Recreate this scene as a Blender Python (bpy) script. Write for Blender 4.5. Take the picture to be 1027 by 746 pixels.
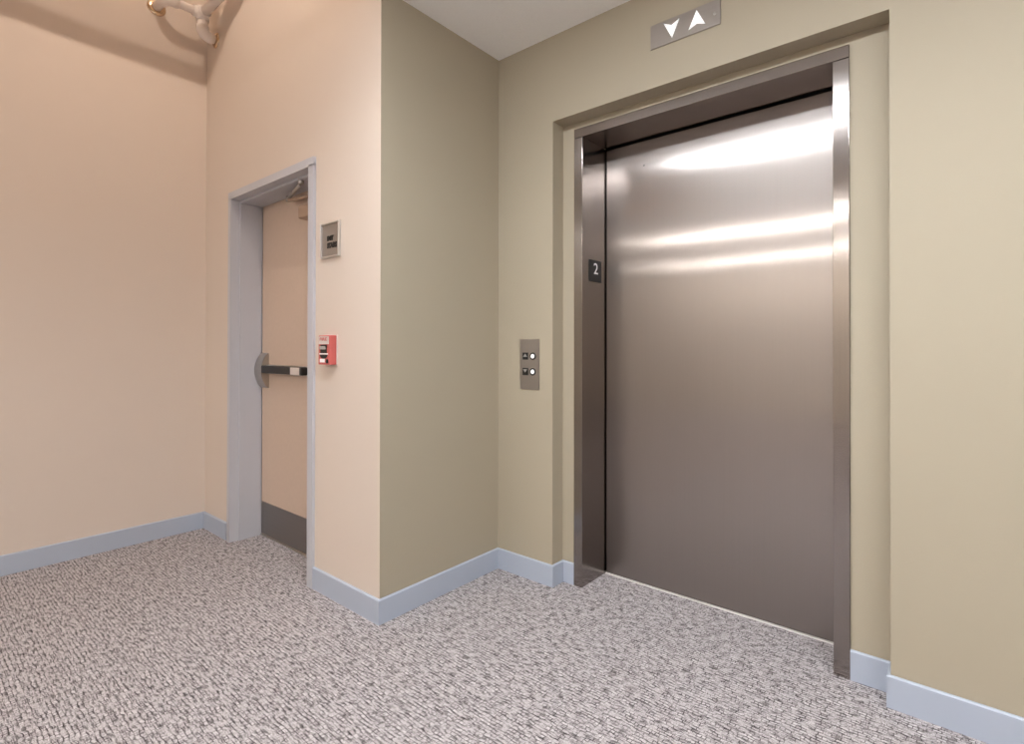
import bpy, bmesh, math
from mathutils import Vector, Matrix

S = bpy.context.scene
C = S.collection
for o in list(bpy.data.objects):
    bpy.data.objects.remove(o, do_unlink=True)

# ------------------------------------------------------------------ view, camera, world
S.view_settings.view_transform = 'Standard'
S.view_settings.look = 'None'
S.view_settings.gamma = 1.0
S.view_settings.use_curve_mapping = False
S.view_settings.exposure = -0.07
try:
    S.cycles.use_denoising = True
    S.cycles.max_bounces = 10
    S.cycles.diffuse_bounces = 6
    S.cycles.glossy_bounces = 6
    S.cycles.sample_clamp_indirect = 6.0
except Exception:
    pass

W, H = 1027.0, 746.0
FPX, PX, PY = 522.74, 552.0, 345.69
YAW, PITCH, ROLL = 0.6597, 0.0055, 0.0013
cam = bpy.data.cameras.new('camera')
camo = bpy.data.objects.new('camera', cam)
C.objects.link(camo)
R = Vector((math.cos(YAW), math.sin(YAW), 0))
F = Vector((-math.sin(YAW), math.cos(YAW), 0))
U = Vector((0, 0, 1))
F, U = F*math.cos(PITCH) + U*math.sin(PITCH), U*math.cos(PITCH) - F*math.sin(PITCH)
R, U = R*math.cos(ROLL) + U*math.sin(ROLL), U*math.cos(ROLL) - R*math.sin(ROLL)
m = Matrix((R, U, -F)).transposed().to_4x4()
m.translation = Vector((1.8611, -1.9615, 1.13))
camo.matrix_world = m
cam.sensor_fit = 'HORIZONTAL'
cam.sensor_width = 36.0
cam.lens = FPX/W*36.0
cam.shift_x = -(PX - W/2)/W
cam.shift_y = -(H/2 - PY)/W
cam.clip_start = 0.02
S.camera = camo

wd = bpy.data.worlds.new('world')
S.world = wd
wd.use_nodes = True
wd.node_tree.nodes['Background'].inputs[0].default_value = (0.9, 0.93, 1.0, 1)
wd.node_tree.nodes['Background'].inputs[1].default_value = 0.0

LIGHT_LOBBY = 143.0          # strip fixtures in the lobby ceiling
LIGHT_LOBBY_COL = (0.93, 0.985, 1.05)
LIGHT_FAR_COL = (1.0, 0.965, 0.93)
LIGHT_FAR = 92.0           # the two strips farther back
LIGHT_HALL = 40000.0          # lamp in the high ceiling over the stair door
LIGHT_HALL_COL = (1.0, 0.86, 0.74)

# ------------------------------------------------------------------ materials
def lin(c):
    c = c/255.0
    return c/12.92 if c <= 0.04045 else ((c+0.055)/1.055)**2.4
def rgb(r, g, b):
    return (lin(r), lin(g), lin(b), 1.0)

def mat(name, col, rough=0.6, metal=0.0, spec=0.5, noise=None, bump=None):
    mt = bpy.data.materials.new(name)
    mt.use_nodes = True
    nt = mt.node_tree
    p = nt.nodes['Principled BSDF']
    p.inputs['Base Color'].default_value = col
    p.inputs['Roughness'].default_value = rough
    p.inputs['Metallic'].default_value = metal
    p.inputs['Specular IOR Level'].default_value = spec
    if noise or bump:
        tc = nt.nodes.new('ShaderNodeTexCoord')
    if noise:
        sc, amt = noise
        n = nt.nodes.new('ShaderNodeTexNoise')
        n.inputs['Scale'].default_value = sc
        n.inputs['Detail'].default_value = 6
        nt.links.new(tc.outputs['Object'], n.inputs['Vector'])
        mx = nt.nodes.new('ShaderNodeMix'); mx.data_type = 'RGBA'
        mx.inputs[6].default_value = tuple(v*(1-amt) for v in col[:3]) + (1,)
        mx.inputs[7].default_value = tuple(min(1, v*(1+amt)) for v in col[:3]) + (1,)
        nt.links.new(n.outputs['Fac'], mx.inputs[0])
        nt.links.new(mx.outputs[2], p.inputs['Base Color'])
    if bump:
        sc, st, dist = bump
        n2 = nt.nodes.new('ShaderNodeTexNoise')
        n2.inputs['Scale'].default_value = sc
        n2.inputs['Detail'].default_value = 3
        nt.links.new(tc.outputs['Object'], n2.inputs['Vector'])
        b = nt.nodes.new('ShaderNodeBump')
        b.inputs['Strength'].default_value = st
        b.inputs['Distance'].default_value = dist
        nt.links.new(n2.outputs['Fac'], b.inputs['Height'])
        nt.links.new(b.outputs['Normal'], p.inputs['Normal'])
    return mt

def steel(name, col, rough, aniso, tangent, streak=(1.5, 60, 900), wobble=0.0):
    """brushed stainless steel; tangent = direction of the grain"""
    mt = mat(name, col, rough, 1.0)
    nt = mt.node_tree
    p = nt.nodes['Principled BSDF']
    tc = nt.nodes.new('ShaderNodeTexCoord')
    mp = nt.nodes.new('ShaderNodeMapping')
    mp.inputs['Scale'].default_value = streak
    nt.links.new(tc.outputs['Object'], mp.inputs['Vector'])
    n = nt.nodes.new('ShaderNodeTexNoise')
    n.inputs['Scale'].default_value = 1.0
    n.inputs['Detail'].default_value = 4
    nt.links.new(mp.outputs['Vector'], n.inputs['Vector'])
    mx = nt.nodes.new('ShaderNodeMix'); mx.data_type = 'RGBA'
    mx.inputs[6].default_value = tuple(v*0.95 for v in col[:3]) + (1,)
    mx.inputs[7].default_value = tuple(min(1, v*1.05) for v in col[:3]) + (1,)
    nt.links.new(n.outputs['Fac'], mx.inputs[0])
    nt.links.new(mx.outputs[2], p.inputs['Base Color'])
    p.inputs['Anisotropic'].default_value = aniso
    cx = nt.nodes.new('ShaderNodeCombineXYZ')
    for i in range(3):
        cx.inputs[i].default_value = tangent[i]
    nt.links.new(cx.outputs[0], p.inputs['Tangent'])
    if wobble:
        n3 = nt.nodes.new('ShaderNodeTexNoise')
        n3.inputs['Scale'].default_value = 1.6
        n3.inputs['Detail'].default_value = 1
        nt.links.new(tc.outputs['Object'], n3.inputs['Vector'])
        b = nt.nodes.new('ShaderNodeBump')
        b.inputs['Strength'].default_value = 1.0
        b.inputs['Distance'].default_value = wobble
        nt.links.new(n3.outputs['Fac'], b.inputs['Height'])
        nt.links.new(b.outputs['Normal'], p.inputs['Normal'])
    return mt

def add_soft_lobe(mt, rough, fac):
    nt = mt.node_tree
    p = nt.nodes['Principled BSDF']; out = nt.nodes['Material Output']
    g = nt.nodes.new('ShaderNodeBsdfAnisotropic')
    g.inputs['Roughness'].default_value = rough
    for l in list(nt.links):
        if l.to_node == p and l.to_socket.name == 'Base Color':
            nt.links.new(l.from_socket, g.inputs['Color'])
        if l.to_node == p and l.to_socket.name == 'Normal':
            nt.links.new(l.from_socket, g.inputs['Normal'])
    mx = nt.nodes.new('ShaderNodeMixShader'); mx.inputs[0].default_value = fac
    nt.links.new(p.outputs[0], mx.inputs[1]); nt.links.new(g.outputs[0], mx.inputs[2])
    nt.links.new(mx.outputs[0], out.inputs['Surface'])

def emit(name, col, strength):
    mt = bpy.data.materials.new(name)
    mt.use_nodes = True
    nt = mt.node_tree
    p = nt.nodes['Principled BSDF']
    p.inputs['Base Color'].default_value = (0.8, 0.8, 0.8, 1)
    p.inputs['Emission Color'].default_value = (*col[:3], 1)
    p.inputs['Emission Strength'].default_value = strength
    return mt

def carpet_material():
    mt = bpy.data.materials.new('woven_carpet')
    mt.use_nodes = True
    nt = mt.node_tree; N = nt.nodes; L = nt.links
    p = N['Principled BSDF']
    p.inputs['Roughness'].default_value = 0.95
    p.inputs['Specular IOR Level'].default_value = 0.1
    tc = N.new('ShaderNodeTexCoord')
    # slight waviness so the rows are not ruled
    nw = N.new('ShaderNodeTexNoise'); nw.inputs['Scale'].default_value = 30; nw.inputs['Detail'].default_value = 2
    L.new(tc.outputs['Object'], nw.inputs['Vector'])
    sub = N.new('ShaderNodeVectorMath'); sub.operation = 'SUBTRACT'; sub.inputs[1].default_value = (0.5, 0.5, 0.5)
    L.new(nw.outputs['Color'], sub.inputs[0])
    scl = N.new('ShaderNodeVectorMath'); scl.operation = 'SCALE'; scl.inputs['Scale'].default_value = 0.0125
    L.new(sub.outputs[0], scl.inputs[0])
    add = N.new('ShaderNodeVectorMath'); add.operation = 'ADD'
    L.new(tc.outputs['Object'], add.inputs[0]); L.new(scl.outputs[0], add.inputs[1])
    br = N.new('ShaderNodeTexBrick')
    br.offset = 0.5; br.offset_frequency = 2; br.squash = 0.6; br.squash_frequency = 3
    br.inputs['Scale'].default_value = 1.0
    br.inputs['Brick Width'].default_value = 0.023
    br.inputs['Row Height'].default_value = 0.0118
    br.inputs['Mortar Size'].default_value = 0.0018
    br.inputs['Mortar Smooth'].default_value = 0.5
    br.inputs['Color1'].default_value = rgb(213, 207, 207)
    br.inputs['Color2'].default_value = rgb(181, 173, 173)
    br.inputs['Mortar'].default_value = rgb(96, 88, 88)
    L.new(add.outputs[0], br.inputs['Vector'])
    # the gaps between the loops come and go
    na = N.new('ShaderNodeTexNoise'); na.inputs['Scale'].default_value = 38; na.inputs['Detail'].default_value = 2
    L.new(tc.outputs['Object'], na.inputs['Vector'])
    ra = N.new('ShaderNodeValToRGB')
    ra.color_ramp.elements[0].position = 0.40; ra.color_ramp.elements[0].color = (0.15, 0.15, 0.15, 1)
    ra.color_ramp.elements[1].position = 0.58; ra.color_ramp.elements[1].color = (1, 1, 1, 1)
    L.new(na.outputs['Fac'], ra.inputs['Fac'])
    mg = N.new('ShaderNodeMix'); mg.data_type = 'RGBA'
    mg.inputs[6].default_value = rgb(196, 189, 189)
    L.new(ra.outputs['Color'], mg.inputs[0]); L.new(br.outputs['Color'], mg.inputs[7])
    # dark dashes along the rows, fainter ones across them
    def dashes(scale, lo, hi, dark):
        mp = N.new('ShaderNodeMapping'); mp.inputs['Scale'].default_value = scale
        L.new(add.outputs[0], mp.inputs['Vector'])
        nd = N.new('ShaderNodeTexNoise'); nd.inputs['Scale'].default_value = 1.0; nd.inputs['Detail'].default_value = 2.5
        L.new(mp.outputs[0], nd.inputs['Vector'])
        rp = N.new('ShaderNodeValToRGB')
        rp.color_ramp.elements[0].position = lo; rp.color_ramp.elements[0].color = (dark, dark*0.97, dark*0.96, 1)
        rp.color_ramp.elements[1].position = hi; rp.color_ramp.elements[1].color = (1, 1, 1, 1)
        L.new(nd.outputs['Fac'], rp.inputs['Fac'])
        return rp.outputs['Color']
    mu = N.new('ShaderNodeMix'); mu.data_type = 'RGBA'; mu.blend_type = 'MULTIPLY'; mu.inputs[0].default_value = 0.9
    L.new(mg.outputs[2], mu.inputs[6]); L.new(dashes((30, 150, 1), 0.35, 0.52, 0.26), mu.inputs[7])
    mu3 = N.new('ShaderNodeMix'); mu3.data_type = 'RGBA'; mu3.blend_type = 'MULTIPLY'; mu3.inputs[0].default_value = 0.5
    L.new(mu.outputs[2], mu3.inputs[6]); L.new(dashes((130, 48, 1), 0.32, 0.47, 0.45), mu3.inputs[7])
    mu = mu3
    # fibre speckle
    nf = N.new('ShaderNodeTexNoise'); nf.inputs['Scale'].default_value = 330; nf.inputs['Detail'].default_value = 2
    L.new(tc.outputs['Object'], nf.inputs['Vector'])
    rf = N.new('ShaderNodeValToRGB')
    rf.color_ramp.elements[0].position = 0.3; rf.color_ramp.elements[0].color = (0.42, 0.40, 0.39, 1)
    rf.color_ramp.elements[1].position = 0.7; rf.color_ramp.elements[1].color = (1.3, 1.3, 1.3, 1)
    L.new(nf.outputs['Fac'], rf.inputs['Fac'])
    m2 = N.new('ShaderNodeMix'); m2.data_type = 'RGBA'; m2.blend_type = 'MULTIPLY'; m2.inputs[0].default_value = 0.8
    L.new(mu.outputs[2], m2.inputs[6]); L.new(rf.outputs['Color'], m2.inputs[7])
    L.new(m2.outputs[2], p.inputs['Base Color'])
    bw = N.new('ShaderNodeRGBToBW'); L.new(m2.outputs[2], bw.inputs[0])
    b = N.new('ShaderNodeBump'); b.inputs['Strength'].default_value = 0.6; b.inputs['Distance'].default_value = 0.004
    L.new(bw.outputs[0], b.inputs['Height']); L.new(b.outputs['Normal'], p.inputs['Normal'])
    return mt

M = {}
M['tan'] = mat('tan_wall_paint', rgb(165, 154, 134), 0.7, bump=(260, 0.12, 0.002), noise=(2.0, 0.02))
M['peach'] = mat('peach_wall_paint', rgb(208, 193, 179), 0.7, bump=(260, 0.12, 0.002), noise=(2.0, 0.02))
M['cream'] = mat('cream_wall_paint', rgb(222, 214, 202), 0.7, noise=(2.0, 0.02))
M['ceiling'] = mat('white_ceiling_paint', rgb(245, 244, 242), 0.85, noise=(120, 0.04))
M['carpet'] = carpet_material()
M['base'] = mat('blue_grey_vinyl_base', rgb(168, 175, 188), 0.45, noise=(6, 0.015))
M['frame'] = mat('grey_frame_paint', rgb(184, 183, 188), 0.45, noise=(8, 0.02))
M['leaf'] = mat('tan_door_paint', rgb(193, 171, 153), 0.6, noise=(60, 0.05))
M['steel_door'] = steel('brushed_steel_door', rgb(163, 155, 150), 0.155, 0.94, (1, 0, 0), (420, 420, 1.5), 0.0008)
add_soft_lobe(M['steel_door'], 0.42, 0.42)
M['steel_v'] = steel('brushed_steel_jamb', rgb(158, 150, 145), 0.19, 0.9, (1, 0, 0), (400, 400, 2))
M['steel_j'] = steel('brushed_steel_return', rgb(152, 144, 139), 0.19, 0.9, (0, 1, 0), (400, 400, 2))
M['steel_plate'] = steel('brushed_steel_plate', rgb(164, 156, 149), 0.5, 0.4, (1, 0, 0), (3, 3, 300))
M['kick'] = steel('brushed_steel_kick_plate', rgb(150, 145, 142), 0.4, 0.5, (1, 0, 0), (3, 3, 300))
M['alu'] = mat('aluminium', rgb(215, 213, 210), 0.35, 1.0)
M['sill'] = mat('bright_sill_metal', rgb(228, 224, 220), 0.45, 0.25)
M['satin'] = mat('satin_chrome', rgb(190, 184, 178), 0.3, 1.0)
M['dark'] = mat('gap_shade_black', rgb(18, 17, 17), 0.8)  # near-black: the shade of the door gaps put into the colour
M['black'] = mat('black_plastic', rgb(15, 14, 14), 0.4)
M['white'] = mat('white_plastic', rgb(240, 240, 240), 0.4)
M['arrow'] = emit('lit_white_lens', (1.0, 0.99, 0.98), 0.40)
M['button'] = emit('lit_white_button', (1.0, 0.98, 0.96), 0.5)
M['grey'] = mat('grey_plastic', rgb(160, 156, 150), 0.5)
M['label'] = mat('pale_label', rgb(205, 192, 184), 0.6)
M['red'] = mat('red_enamel', rgb(190, 92, 86), 0.45)
M['pipe'] = mat('white_pipe_paint', rgb(232, 222, 214), 0.5)
M['brass'] = mat('polished_escutcheon', rgb(214, 190, 160), 0.2, 1.0)
M['closer'] = mat('closer_tan_enamel', rgb(168, 140, 118), 0.45)
M['lens'] = emit('lamp_lens', LIGHT_LOBBY_COL, LIGHT_LOBBY)
M['lens_far'] = emit('far_lamp_lens', LIGHT_FAR_COL, LIGHT_FAR)
M['lens_hall'] = emit('hall_lamp_lens', LIGHT_HALL_COL, LIGHT_HALL)
M['lens_fill'] = emit('added_fill_lens', LIGHT_HALL_COL, LIGHT_HALL*0.5)  # lens of the lamp added to light the wall above the shadow band
M['housing'] = mat('white_lamp_housing', rgb(235, 235, 232), 0.5)

# ------------------------------------------------------------------ mesh helpers
def box(bm, lo, hi, bev=0.0, seg=2):
    lo, hi = Vector(lo), Vector(hi)
    r = bmesh.ops.create_cube(bm, size=1.0)
    vs = r['verts']
    for v in vs:
        v.co = Vector(((lo[i]+hi[i])/2 + v.co[i]*(hi[i]-lo[i]) for i in range(3)))
    if bev:
        es = list({e for v in vs for e in v.link_edges})
        bmesh.ops.bevel(bm, geom=es, offset=bev, segments=seg, profile=0.5, affect='EDGES')
    return bm

def prism(bm, pts, axis, a, b):
    """closed outline pts (2D) extruded along axis from a to b"""
    def co(p, t):
        l = list(p); l.insert(axis, t); return Vector(l)
    v0 = [bm.verts.new(co(p, a)) for p in pts]
    v1 = [bm.verts.new(co(p, b)) for p in pts]
    n = len(pts)
    bm.faces.new(v0[::-1]); bm.faces.new(v1)
    for i in range(n):
        bm.faces.new((v0[i], v0[(i+1) % n], v1[(i+1) % n], v1[i]))
    bmesh.ops.recalc_face_normals(bm, faces=bm.faces[:])
    return bm

def tube(bm, pts, r, n=20, cap=True, radii=None):
    pts = [Vector(p) for p in pts]
    rings = []
    prev = None
    for i, p in enumerate(pts):
        t = (pts[min(i+1, len(pts)-1)] - pts[max(i-1, 0)]).normalized()
        if prev is None:
            u = t.orthogonal().normalized()
        else:
            u = (prev - t*prev.dot(t)).normalized()
        prev = u
        w = t.cross(u)
        rr = radii[i] if radii else r
        rings.append([bm.verts.new(p + (u*math.cos(2*math.pi*k/n) + w*math.sin(2*math.pi*k/n))*rr) for k in range(n)])
    for a, b in zip(rings, rings[1:]):
        for k in range(n):
            f = bm.faces.new((a[k], a[(k+1) % n], b[(k+1) % n], b[k])); f.smooth = True
    if cap:
        bm.faces.new(rings[0][::-1]); bm.faces.new(rings[-1])
    bmesh.ops.recalc_face_normals(bm, faces=bm.faces[:])
    return bm

def lathe(bm, prof, centre, axis, n=28):
    """prof: list of (radius, distance along axis)"""
    c = Vector(centre); ax = Vector(axis).normalized()
    u = ax.orthogonal().normalized(); w = ax.cross(u)
    rings = [[bm.verts.new(c + ax*d + (u*math.cos(2*math.pi*k/n) + w*math.sin(2*math.pi*k/n))*r) for k in range(n)] for r, d in prof]
    for a, b in zip(rings, rings[1:]):
        for k in range(n):
            f = bm.faces.new((a[k], a[(k+1) % n], b[(k+1) % n], b[k])); f.smooth = True
    bm.faces.new(rings[0][::-1]); bm.faces.new(rings[-1])
    bmesh.ops.recalc_face_normals(bm, faces=bm.faces[:])
    return bm

def B():
    return bmesh.new()

def obj(name, bm, material, parent=None, label=None):
    me = bpy.data.meshes.new(name)
    bm.to_mesh(me); bm.free()
    me.materials.append(material)
    o = bpy.data.objects.new(name, me)
    C.objects.link(o)
    if parent:
        # mesh is written in world coordinates: bring it into the parent's space
        o.parent = parent
        off = Vector((0, 0, 0))
        q = parent
        while q is not None:
            off += q.location; q = q.parent
        me.transform(Matrix.Translation(-off))
    if label:
        o['label'] = label
    return o

def origin(o, p):
    """move a top-level mesh's origin to p without moving the mesh"""
    p = Vector(p)
    o.data.transform(Matrix.Translation(-p)); o.location = p
    return o

def tag(o, label, cat, group=None, kind=None):
    o['label'] = label; o['category'] = cat
    if group: o['group'] = group
    if kind: o['kind'] = kind
    return o

def thing(name, loc, label, cat, group=None, kind=None):
    o = bpy.data.objects.new(name, None)
    C.objects.link(o)
    o.location = loc
    o.empty_display_size = 0.1
    return tag(o, label, cat, group, kind)

def struct(name, bm, material, label, cat):
    return tag(obj(name, bm, material), label, cat, kind='structure')

def text_bm(txt, height, width=None, depth=0.0012, bold=0.0):
    """letters in the XZ plane facing -Y, lower-left at the origin"""
    cu = bpy.data.curves.new('lettering', 'FONT')
    cu.body = txt; cu.extrude = depth/2; cu.offset = bold; cu.resolution_u = 3
    to = bpy.data.objects.new('lettering', cu)
    C.objects.link(to)
    dg = bpy.context.evaluated_depsgraph_get(); dg.update()
    me = bpy.data.meshes.new_from_object(to.evaluated_get(dg))
    bpy.data.objects.remove(to); bpy.data.curves.remove(cu)
    bm = bmesh.new(); bm.from_mesh(me); bpy.data.meshes.remove(me)
    xs = [v.co.x for v in bm.verts]; ys = [v.co.y for v in bm.verts]
    sy = height/(max(ys)-min(ys)); sx = width/(max(xs)-min(xs)) if width else sy
    x0, y0 = min(xs), min(ys)
    for v in bm.verts:
        v.co = Vector(((v.co.x-x0)*sx, -v.co.z, (v.co.y-y0)*sy))
    return bm

def move(bm, off):
    bmesh.ops.translate(bm, vec=Vector(off), verts=bm.verts[:]); return bm

# ------------------------------------------------------------------ room dimensions
A = 0.7003        # depth of the lift alcove side wall
XL = -1.8616      # left wall
ZC = 2.614        # low ceiling
ZH = 3.95         # high ceiling over the stair door
RX0, RX1, RZ, RD = 0.353, 1.6996, 2.206, 0.0825     # shallow recess round the lift
JX0, JX1, JZ = 0.426, 1.5777, 2.1714                # lift frame outside
IX0, IX1, IZ = 0.4737, 1.5273, 2.1261               # lift frame inside
DY = 0.2796                                          # lift door plane
EX0, EX1, EZ = -1.488, -0.516, 2.0281               # stair door frame outside
FX0, FX1, FZ = -1.4465, -0.573, 1.9877             # stair door frame inside
EY = -A + 0.1587                                     # stair door leaf plane
XR, YB, XW = 4.2, -6.9, -4.4                         # rest of the lobby
YL = -2.9                                            # end of the left wall
T = 0.011; HB = 0.101                                # baseboard

bm = B(); box(bm, (XW-0.1, YB-0.1, -0.1), (XR+0.1, 0.5, 0.0))
struct('floor', bm, M['carpet'], 'grey taupe woven loop carpet covering the floor', 'floor')

# wall with the lift: front skin with the recess cut out, recess back with the door hole, reveals
bm = B()
x0r, x1r = RX0, RX1
YK = 0.34
box(bm, (0.0, 0.0, 0.0), (x0r, YK, ZC+0.1))
box(bm, (x1r, 0.0, 0.0), (XR, YK, ZC+0.1))
box(bm, (x0r, 0.0, RZ), (x1r, YK, ZC+0.1))
box(bm, (x0r, RD, 0.0), (JX0+0.01, YK, RZ))
box(bm, (JX1-0.01, RD, 0.0), (x1r, YK, RZ))
box(bm, (JX0+0.01, RD, JZ-0.01), (JX1-0.01, YK, RZ))
struct('wall_back', bm, M['tan'], 'tan painted wall with a shallow recess around the elevator', 'wall')
bm = B(); box(bm, (JX0, YK, 0.0), (JX1, YK+0.02, JZ))
struct('shade_sheet_1', bm, M['dark'], 'black sheet for the shade in the gap behind the elevator door', 'shade sheet')  # black sheet stands in for the dark void seen through the door gap

bm = B(); box(bm, (-0.12, -A, 0.0), (0.0, 0.34, ZH))
# the side wall turns the corner into the stair-door wall
struct('wall_side', bm, M['tan'], 'tan alcove side wall left of the elevator', 'wall')

bm = B()
YD = -A + 0.30
box(bm, (XL-0.1, -A, 0), (EX0+0.01, YD, ZH))
box(bm, (EX1-0.01, -A, 0), (-0.12, YD, ZH))
box(bm, (EX0+0.01, -A, EZ-0.01), (EX1-0.01, YD, ZH))
box(bm, (-0.1205, -A-0.0004, 0), (0.0003, -A, ZH))
struct('wall_front', bm, M['peach'], 'peach painted wall around the grey framed stair door', 'wall')
bm = B(); box(bm, (EX0, YD, 0), (EX1, YD+0.02, EZ))
struct('shade_sheet_2', bm, M['dark'], 'dark sheet for the shade in the gap behind the tan stair door', 'lining')  # dark sheet gives the gap beside the leaf its shade

bm = B(); box(bm, (XL-0.1, YL, 0), (XL, -A, ZH))
struct('wall_left', bm, M['peach'], 'plain peach painted wall at far left of the photo', 'wall')
bm = B(); box(bm, (XW, YL, 0), (XL-0.1, YL+0.1, ZC+0.1))
struct('wall_return', bm, M['peach'], 'peach wall running off behind the left wall end', 'wall')
bm = B(); box(bm, (XR, YB, 0), (XR+0.1, 0.34, ZC+0.1))
struct('wall_right', bm, M['cream'], 'cream painted wall right of the camera', 'wall')
bm = B(); box(bm, (XW, YB-0.1, 0), (XR, YB, ZC+0.1))
struct('wall_rear', bm, M['cream'], 'cream painted wall behind the camera', 'wall')
bm = B(); box(bm, (XW-0.1, YB, 0), (XW, YL+0.1, ZC+0.1))
struct('wall_far_left', bm, M['peach'], 'peach wall at the far left end of the lobby', 'wall')

bm = B()
box(bm, (0.0, YL, ZC), (XR, 0.0, ZC+0.1))
box(bm, (XW, YB, ZC), (XR, YL, ZC+0.1))
struct('ceiling', bm, M['ceiling'], 'white painted low ceiling over the elevator alcove', 'ceiling')
bm = B()
box(bm, (XL, YL, ZH), (0.0, -A, ZH+0.1))
struct('ceiling_high', bm, M['ceiling'], 'high white ceiling above the stair door corner', 'ceiling')
bm = B(); box(bm, (XL-0.1, YL-0.1, ZC+0.1), (0.0, YL, ZH+0.1))
struct('wall_bulkhead_rear', bm, M['peach'], 'peach bulkhead behind the high ceiling', 'wall')
bm = B(); box(bm, (0.0, YL, ZC+0.1), (0.1, -A, ZH+0.1))
struct('wall_bulkhead_side', bm, M['peach'], 'peach bulkhead between the low and high ceilings', 'wall')

# ------------------------------------------------------------------ baseboards
def baseboard(name, path, label):
    """path: wall line as 2D points, room on the right hand side"""
    prof = [(0, 0), (T, 0), (T, HB-0.004), (T-0.004, HB-0.0005), (T-0.006, HB), (0, HB)]
    pts = [Vector(p) for p in path]
    bm = B(); rows = []
    for i, p in enumerate(pts):
        ns = []
        if i > 0:
            d = (pts[i]-pts[i-1]).normalized(); ns.append(Vector((d.y, -d.x)))
        if i < len(pts)-1:
            d = (pts[i+1]-pts[i]).normalized(); ns.append(Vector((d.y, -d.x)))
        if len(ns) == 1 or abs(ns[0].dot(ns[1])) > 0.99:
            n = ns[0]
        else:
            n = ns[0] + ns[1]
        rows.append([bm.verts.new((p.x+n.x*o, p.y+n.y*o, z)) for o, z in prof])
    k = len(prof)
    for a, b in zip(rows, rows[1:]):
        for j in range(k):
            bm.faces.new((a[j], b[j], b[(j+1) % k], a[(j+1) % k]))
    bm.faces.new(rows[0]); bm.faces.new(rows[-1][::-1])
    bmesh.ops.recalc_face_normals(bm, faces=bm.faces[:])
    return struct(name, bm, M['base'], label, 'baseboard')

baseboard('baseboard_left', [(XL, YL), (XL, -A), (-1.512, -A)], 'pale grey baseboard along the left wall to the stair door')
baseboard('baseboard_back', [(EX1, -A), (0, -A), (0, 0), (RX0, 0), (RX0, RD), (JX0, RD)],
          'blue grey baseboard from stair door around the corner to the elevator')
baseboard('baseboard_right', [(JX1, RD), (RX1, RD), (RX1, 0), (XR, 0), (XR, YB)], 'blue grey baseboard right of the elevator')

# ------------------------------------------------------------------ elevator door
d1 = thing('door_1', ((IX0+IX1)/2, RD, 0), 'wide brushed stainless steel elevator door in its steel frame', 'elevator door', kind='structure')
YF = RD - 0.011     # face of the steel frame
bm = B(); box(bm, (JX0, YF, 0), (IX0, DY+0.03, IZ), 0.0015)
lj = obj('jamb', bm, M['steel_v'], d1)
lj.data.materials.append(M['steel_j'])
for f in lj.data.polygons:
    if f.normal.x > 0.7: f.material_index = 1
bm = B(); box(bm, (IX1, YF, 0), (JX1, DY+0.03, IZ), 0.0015)
rj = obj('jamb', bm, M['steel_v'], d1)
rj.data.materials.append(M['steel_j'])
for f in rj.data.polygons:
    if f.normal.x < -0.7: f.material_index = 1
bm = B(); box(bm, (JX0, YF, IZ+0.0015), (JX1, DY-0.012, JZ), 0.0015)
obj('head', bm, M['steel_v'], d1)
bm = B()
box(bm, (IX0+0.006, DY, 0.0065), (IX1+0.03, DY+0.028, IZ-0.007), 0.0015)
pn = obj('door_panel', bm, M['steel_door'], d1)
bm = B(); lathe(bm, [(0.0045, 0.0), (0.0045, 0.002), (0.003, 0.0022)], (0.689, DY, 2.002), (0, -1, 0), 16)
obj('keyhole', bm, M['black'], pn, 'small black release keyhole')
bm = B(); box(bm, (IX0+0.002, DY-0.007, -0.002), (IX1-0.002, DY+0.05, 0.004), 0.001)
obj('sill', bm, M['sill'], d1, 'bright aluminium sill')

# ------------------------------------------------------------------ stair door
d2 = thing('door_2', ((FX0+FX1)/2, -A, 0), 'tan stair door with grey metal frame, push bar and steel kick plate', 'door', kind='structure')
YE = -A - 0.014
def jamb_profile(xo, xi, s):
    # plan outline (x, y); s=+1 left jamb (opening on +x side), s=-1 right jamb
    rb = 0.009*s
    return [(xo, YE), (xi-rb, YE), (xi-rb, -A+0.036), (xi, -A+0.036), (xi, EY-0.001), (xi-rb*1.5, EY-0.001),
            (xi-rb*1.5, -A+0.26), (xo+0.014*s, -A+0.26), (xo+0.014*s, -A-0.0005), (xo, -A-0.0005)]
for xo, xi, s in ((EX0, FX0, 1), (EX1, FX1, -1)):
    bm = B(); prism(bm, jamb_profile(xo, xi, s), 2, 0.0, FZ+0.006)
    obj('frame_jamb', bm, M['frame'], d2)
zi = FZ - 0.012
hp = [(YE, EZ), (YE, FZ), (-A+0.036, FZ), (-A+0.036, zi), (EY-0.001, zi), (EY-0.001, zi+0.012), (-A+0.26, zi+0.012), (-A+0.26, EZ-0.014), (-A-0.0005, EZ-0.014), (-A-0.0005, EZ)]
bm = B(); prism(bm, hp, 0, EX0, EX1)
obj('frame_head', bm, M['frame'], d2)
bm = B(); box(bm, (FX0+0.006, EY, 0.012), (FX1-0.002, EY+0.044, zi+0.006), 0.0015)
leaf = obj('door_leaf', bm, M['leaf'], d2)
bm = B(); box(bm, (FX0+0.012, EY-0.0025, 0.016), (FX1-0.012, EY+0.001, 0.207), 0.0008)
obj('kick_plate', bm, M['kick'], leaf, 'dark steel kick plate')
bm = B(); box(bm, (FX0, EY-0.004, 0.0005), (FX1, EY+0.12, 0.009), 0.001)
obj('threshold', bm, M['alu'], d2)
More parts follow.
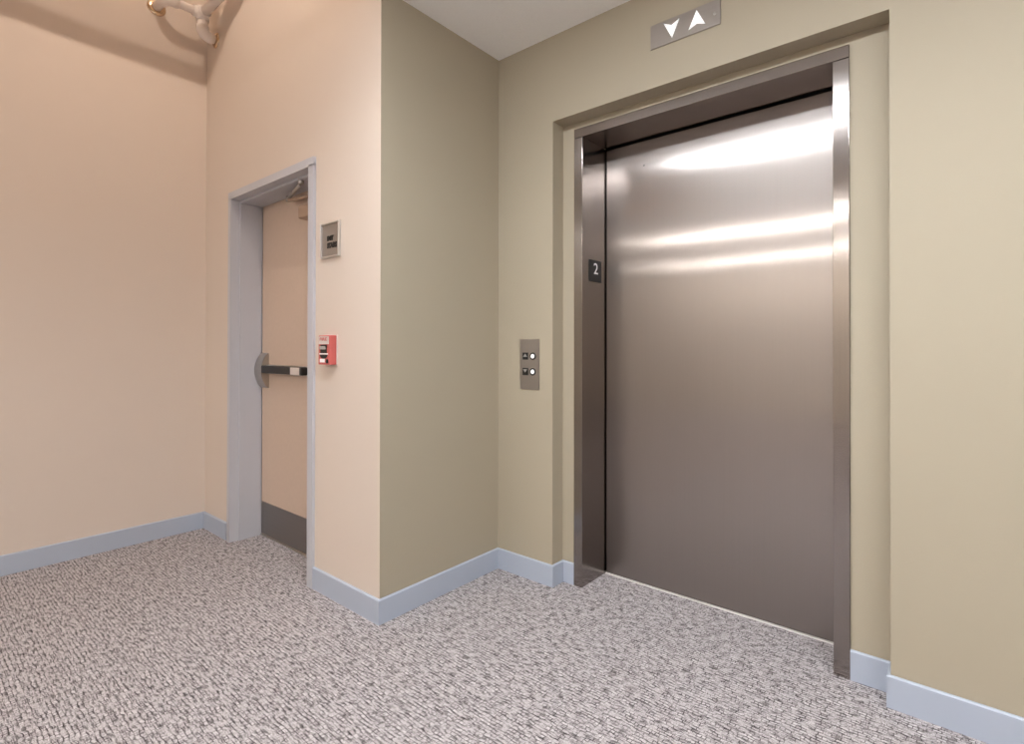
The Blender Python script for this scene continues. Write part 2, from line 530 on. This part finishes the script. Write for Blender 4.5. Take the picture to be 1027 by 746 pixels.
# push bar
pb = bpy.data.objects.new('push_bar', None); C.objects.link(pb); pb.parent = d2
pb.location = Vector((-1.39, EY, 1.0)) - d2.location
pts = [(EY, 0.889)]
for i in range(17):
    t = i/16.0
    pts.append((EY - 0.004 - 0.042*math.sin(math.pi*t)**0.75, 0.889 + 0.207*t))
pts.append((EY, 1.096))
bm = B(); prism(bm, pts, 0, -1.438, -1.352)
obj('latch_case', bm, M['satin'], pb, 'curved satin metal latch case')
bm = B(); box(bm, (-1.352, EY-0.046, 0.980), (-0.872, EY-0.012, 1.022), 0.005)
obj('touch_rail', bm, M['black'], pb, 'long black rail')
bm = B(); box(bm, (-1.352, EY-0.014, 0.974), (-0.855, EY, 1.028), 0.003)
obj('rail_base', bm, M['satin'], pb)
bm = B(); box(bm, (-0.995, EY-0.0475, 0.981), (-0.895, EY-0.04, 1.021), 0.001)
obj('rail_label', bm, M['label'], pb, 'pale label on the rail')
# door closer
dc = bpy.data.objects.new('door_closer', None); C.objects.link(dc); dc.parent = d2
dc.location = Vector((-0.8, EY, 1.86)) - d2.location
bm = B(); box(bm, (-0.90, EY-0.058, 1.812), (-0.61, EY, 1.884), 0.012, 3)
obj('closer_body', bm, M['closer'], dc)
bm = B()
tube(bm, [(-0.80, EY-0.03, 1.88), (-0.80, EY-0.03, 1.93)], 0.012, 16)
tube(bm, [(-0.80, EY-0.03, 1.926), (-1.03, -0.585, 1.938)], 0.010, 12)
obj('closer_arm', bm, M['closer'], dc)
bm = B()
tube(bm, [(-1.03, -0.585, 1.948), (-0.756, -0.655, 1.956)], 0.009, 12)
lathe(bm, [(0.013, 0), (0.013, 0.03)], (-1.03, -0.585, 1.93), (0, 0, 1), 16)
lathe(bm, [(0.012, 0), (0.014, 0.004), (0.014, 0.030)], (-0.756, -0.652, FZ-0.031), (0, 0, 1), 16)
obj('closer_link', bm, M['satin'], dc, 'bright metal link arm')

# ------------------------------------------------------------------ lift direction indicator
di = thing('elevator_direction_indicator', (1.012, 0, 2.414), 'steel plate with lit white down and up arrows above the elevator', 'indicator')
bm = B(); box(bm, (0.867, -0.005, 2.364), (1.160, 0.0, 2.462), 0.001)
obj('plate', bm, M['steel_plate'], di)
def dart(pts):
    bm = B(); prism(bm, pts, 1, -0.0075, -0.004); return bm
obj('down_arrow', dart([(0.927, 2.450), (0.962, 2.432), (0.994, 2.446), (0.963, 2.380)]), M['arrow'], di, 'lit white arrow pointing down')
obj('up_arrow', dart([(1.0665, 2.451), (1.101, 2.385), (1.067, 2.398), (1.034, 2.385)]), M['arrow'], di, 'lit white arrow pointing up')
bm = B(); lathe(bm, [(0.006, 0), (0.006, 0.001), (0.004, 0.002)], (1.138, -0.005, 2.409), (0, -1, 0), 16)
obj('screw', bm, M['satin'], di)

# ------------------------------------------------------------------ lift call panel
cp = thing('elevator_call_panel', (0.212, 0, 1.048), 'slim steel call panel with two round buttons left of the elevator', 'call panel')
bm = B(); box(bm, (0.151, -0.004, 0.925), (0.273, 0.0, 1.171), 0.001)
obj('plate', bm, M['steel_plate'], cp)
for z, up in ((1.088, True), (1.012, False)):
    bm = B(); lathe(bm, [(0.0175, 0), (0.0175, 0.005), (0.0135, 0.005), (0.0135, 0.003)], (0.236, -0.004, z), (0, -1, 0), 28)
    bt = obj('button', bm, M['black'], cp)
    bm = B(); lathe(bm, [(0.0108, 0), (0.0108, 0.0025), (0.009, 0.0035)], (0.236, -0.0068, z), (0, -1, 0), 28)
    obj('button_face', bm, M['button'], bt, 'lit white round button face')
    bm = B(); box(bm, (0.170, -0.0068, z-0.0175), (0.205, -0.004, z+0.0175), 0.0008)
    sg = obj('symbol_tile', bm, M['black'], cp)
    s = 1 if up else -1
    cz = z + 0.004
    bm = B(); prism(bm, [(0.1745, cz-0.0075*s), (0.2005, cz-0.0075*s), (0.1875, cz+0.0085*s)], 1, -0.0078, -0.006)
    obj('symbol', bm, M['grey'], sg, 'pale up triangle' if up else 'pale down triangle')

# ------------------------------------------------------------------ floor number plate on the lift jamb
fs = thing('floor_number_plate', (IX0, 0.182, 1.503), 'square black plate reading 2 on the left elevator jamb', 'sign')
bm = B(); box(bm, (IX0-0.0002, 0.127, 1.451), (IX0+0.003, 0.237, 1.556), 0.0008)
obj('plate', bm, M['black'], fs)
bm = text_bm('2', 0.053, 0.036, 0.0016, 0.0)
for v in bm.verts:                     # turn the numeral from facing -Y to facing +X
    x, y, z = v.co
    v.co = Vector((IX0+0.0036 - y, 0.167 + x, 1.489 + z))
bmesh.ops.recalc_face_normals(bm, faces=bm.faces[:])
obj('numeral', bm, M['white'], fs, 'white numeral 2')

# ------------------------------------------------------------------ sign by the stair door
sx0, sx1, sz0, sz1 = -0.456, -0.298, 1.537, 1.697
ws = thing('stair_sign', ((sx0+sx1)/2, -A, (sz0+sz1)/2), 'square metal framed sign with two dark lines right of the stair door', 'sign')
bm = B(); box(bm, (sx0+0.004, -A-0.006, sz0+0.004), (sx1-0.004, -A, sz1-0.004))
obj('plate', bm, M['steel_plate'], ws)
bm = B(); fw = 0.008; dpt = 0.013
for lo, hi in (((sx0, sz0), (sx0+fw, sz1)), ((sx1-fw, sz0), (sx1, sz1)), ((sx0+fw, sz0), (sx1-fw, sz0+fw)), ((sx0+fw, sz1-fw), (sx1-fw, sz1))):
    box(bm, (lo[0], -A-dpt, lo[1]), (hi[0], -A, hi[1]), 0.001)
obj('sign_frame', bm, M['alu'], ws, 'bright aluminium frame')
bm = move(text_bm('EXIT', 0.023, 0.052, 0.002, 0.06), (-0.403, -A-0.007, 1.614))
bm2 = move(text_bm('STAIRS', 0.026, 0.082, 0.002, 0.06), (-0.403, -A-0.007, 1.580))
tmp = bpy.data.meshes.new('tmp'); bm2.to_mesh(tmp); bm2.free(); bm.from_mesh(tmp); bpy.data.meshes.remove(tmp)
obj('lettering', bm, M['black'], ws, 'dark raised lettering')

# ------------------------------------------------------------------ fire alarm pull station
ax0, ax1, az0, az1 = -0.422, -0.326, 1.052, 1.184
fy = -A - 0.037
fa = thing('fire_alarm_pull_station', ((ax0+ax1)/2, -A, (az0+az1)/2), 'small red fire alarm pull box on the peach wall', 'fire alarm')
bm = B(); box(bm, (ax0-0.006, -A-0.004, az0-0.004), (ax1+0.006, -A, az1+0.004), 0.001)
obj('back_plate', bm, M['label'], fa, 'pale back plate')
bm = B(); box(bm, (ax0, fy, az0), (ax1, -A-0.003, az1), 0.003)
bd = obj('body', bm, M['red'], fa)
bm = B(); box(bm, (ax0+0.006, fy-0.0012, az1-0.040), (ax1-0.006, fy+0.001, az1-0.005))
obj('upper_label', bm, M['label'], fa, 'pale label')
bm = move(text_bm('FIRE', 0.014, 0.060, 0.001, 0.02), (ax0+0.016, fy-0.0016, az1-0.024))
obj('lettering', bm, M['red'], fa, 'red lettering')
bm = B(); box(bm, (ax0+0.020, fy-0.0010, az0+0.052), (ax1-0.022, fy+0.001, az1-0.042))
obj('handle_recess', bm, M['black'], fa)
bm = B(); box(bm, (ax0+0.018, fy-0.006, az0+0.068), (ax1-0.028, fy-0.0008, az0+0.083), 0.003)
obj('pull_handle', bm, M['grey'], fa, 'grey pull bar')
bm = B(); box(bm, (ax0+0.012, fy-0.0014, az0+0.046), (ax1-0.012, fy+0.001, az0+0.051))
box(bm, (ax0+0.016, fy-0.0014, az0+0.010), (ax0+0.056, fy+0.001, az0+0.026), 0.0005)
obj('white_marking', bm, M['white'], fa, 'white bar and panel')
pts = [(ax0+0.048 + 0.032*math.cos(math.pi+math.pi*i/16), az0+0.045+0.018*math.sin(math.pi+math.pi*i/16)) for i in range(17)]
bm = B(); prism(bm, pts, 1, fy-0.0012, fy+0.001)
obj('arc_marking', bm, M['black'], fa, 'black half round marking')
bm = B(); lathe(bm, [(0.010, 0), (0.010, 0.002), (0.006, 0.003)], (ax1-0.020, fy+0.0005, az0+0.016), (0, -1, 0), 20)
obj('key_lock', bm, M['black'], fa)

# ------------------------------------------------------------------ sprinkler pipe in the corner
PR = 0.026
px, py = -1.713, -0.775
sp = thing('sprinkler_pipe', (px, py, 3.12), 'white painted sprinkler pipe elbowing into the walls of the top left corner', 'pipe')
def arc(c, a, b, r, n=8):
    """quarter bend about c from direction a to direction b"""
    c, a, b = Vector(c), Vector(a), Vector(b)
    return [c + (a*math.cos(t) + b*math.sin(t))*r for t in [math.pi/2*i/n for i in range(n+1)]]
zt, zb, rr = 3.135, 3.010, 0.038
bm = B()
tube(bm, [(px, py, zt+0.0), (px, py, zb+rr)] + arc((px, py+rr, zb+rr), (0, -1, 0), (0, 0, -1), rr)[1:] + [(px, -A, zb)], PR, 20)
obj('drop', bm, M['pipe'], sp)
bm = B()
yq = -0.965
tube(bm, [(px, py+0.01, zt), (px, yq+rr+0.02, zt)] + arc((px-rr, yq+rr, zt), (1, 0, 0), (0, -1, 0), rr)[1:] + [(XL, yq, zt)], PR*0.9, 20)
obj('branch', bm, M['pipe'], sp)
bm = B()
xr = -1.35
tube(bm, [(px-0.01, py, zt), (xr-0.04, py, zt), (xr-0.012, py, zt+0.012), (xr, py, zt+0.04), (xr, py, ZH)], 0.0255, 20)
obj('main_run', bm, M['pipe'], sp)
bm = B()
tube(bm, [(px, py, zt+0.036), (px, py, zt-0.045)], PR*1.3, 20)
tube(bm, [(px, py+0.02, zt), (px, py-0.05, zt)], PR*1.2, 20)
tube(bm, [(px-0.02, py, zt), (px+0.05, py, zt)], PR*1.3, 20)
obj('tee_fitting', bm, M['pipe'], sp)
bm = B()
tube(bm, [(px, py, zb+rr+0.016), (px, py, zb+rr)] + arc((px, py+rr, zb+rr), (0, -1, 0), (0, 0, -1), rr)[1:] + [(px, py+rr+0.014, zb)], PR*1.22, 20)
obj('elbow_fitting', bm, M['pipe'], sp)
bm = B()
tube(bm, [(px, yq+rr+0.03, zt)] + arc((px-rr, yq+rr, zt), (1, 0, 0), (0, -1, 0), rr) + [(px-rr-0.02, yq, zt)], PR*1.22, 20)
obj('elbow_fitting', bm, M['pipe'], sp)
for c, a in (((px, -A, zb), (0, -1, 0)), ((XL, yq, zt), (1, 0, 0))):
    bm = B(); lathe(bm, [(0.047, 0), (0.047, 0.003), (0.040, 0.009), (PR*1.02, 0.012)], c, a, 32)
    obj('escutcheon', bm, M['brass'], sp, 'shiny escutcheon ring')

# ------------------------------------------------------------------ lamps
def strip_lamp(xa, xb, y, w, material, label, baffle=0.0, pitch=0.06):
    t = thing('ceiling_strip_light', ((xa+xb)/2, y, ZC), label, 'ceiling light')
    bm = B(); box(bm, (xa-0.02, y-w/2-0.02, ZC-0.012), (xb+0.02, y+w/2+0.02, ZC), 0.002)
    obj('housing', bm, M['housing'], t)
    bm = B(); box(bm, (xa, y-w/2, ZC-0.016), (xb, y+w/2, ZC-0.011))
    obj('lens', bm, material, t)
    if baffle:                      # cross blades added under the lens to stop light spreading along the strip
        n = int(round((xb-xa)/pitch))
        for i in range(n+1):
            x = xa + (xb-xa)*i/n
            bm = box(B(), (x-0.0012, y-w/2, ZC-0.016-baffle), (x+0.0012, y+w/2, ZC-0.0155))
            obj('added_louver', bm, M['housing'], t)
    return t
strip_lamp(0.25, 3.5, -1.45, 0.09, M['lens'], 'long white strip light in the ceiling nearest the elevator', 0.018)
strip_lamp(-1.5, 2.6, -4.15, 0.052, M['lens_far'], 'long white strip light across the middle of the lobby ceiling')
strip_lamp(-2.4, 2.6, -6.3, 0.060, M['lens_far'], 'long white strip light by the rear wall of the lobby')

def can_lamp(p, aim, r, material, label, rim=0.012):
    # adjustable can on a short stem, its recessed lens at p
    p = Vector(p); a = Vector(aim).normalized()
    t = thing('ceiling_can_lamp', (p.x, p.y, ZH), label, 'ceiling light')
    bm = B(); lathe(bm, [(0.020, -0.10), (r+0.030, -0.09), (r+0.030, rim), (r+0.026, rim), (r+0.016, 0.0), (0.001, -0.003)], p, a, 32)
    obj('housing', bm, M['housing'], t)
    q = p - a*0.06
    bm = B(); tube(bm, [q, (q.x, q.y, ZH)], 0.008, 12)
    obj('stem', bm, M['housing'], t)
    bm = B(); lathe(bm, [(r, -0.002), (r, 0.002)], p, a, 24)
    obj('lens', bm, material, t)
can_lamp((-0.32, -1.5, 3.84), (-0.80, 0.45, -0.34), 0.007, M['lens_hall'], 'small adjustable can lamp aimed at the stair door corner, right of the added duct')
can_lamp((-0.945, -1.3, 3.832), (-0.70, 0.06, -0.71), 0.005, M['lens_fill'], 'tiny can lamp added over the shadow duct to light the wall above the band', 0.030)  # added lamp, gives the shadow band its upper edge

# unseen duct added above the frame to cast the shadow band on the left wall
dt = thing('shadow_duct', (-1.025, -1.8, 3.52), 'flat peach duct added under the high ceiling to cast the shadow band', 'duct')
bm = B(); box(bm, (-1.2, YL, 3.470), (-0.85, -A, 3.57), 0.004)
obj('shadow_duct_body', bm, M['peach'], dt)
for y in (-1.1, -2.3):
    bm = B()
    box(bm, (-1.212, y-0.012, 3.461), (-0.838, y+0.012, 3.470))
    box(bm, (-1.212, y-0.012, 3.461), (-1.206, y+0.012, ZH))
    box(bm, (-0.844, y-0.012, 3.461), (-0.838, y+0.012, ZH))
    obj('hanger', bm, M['alu'], dt)
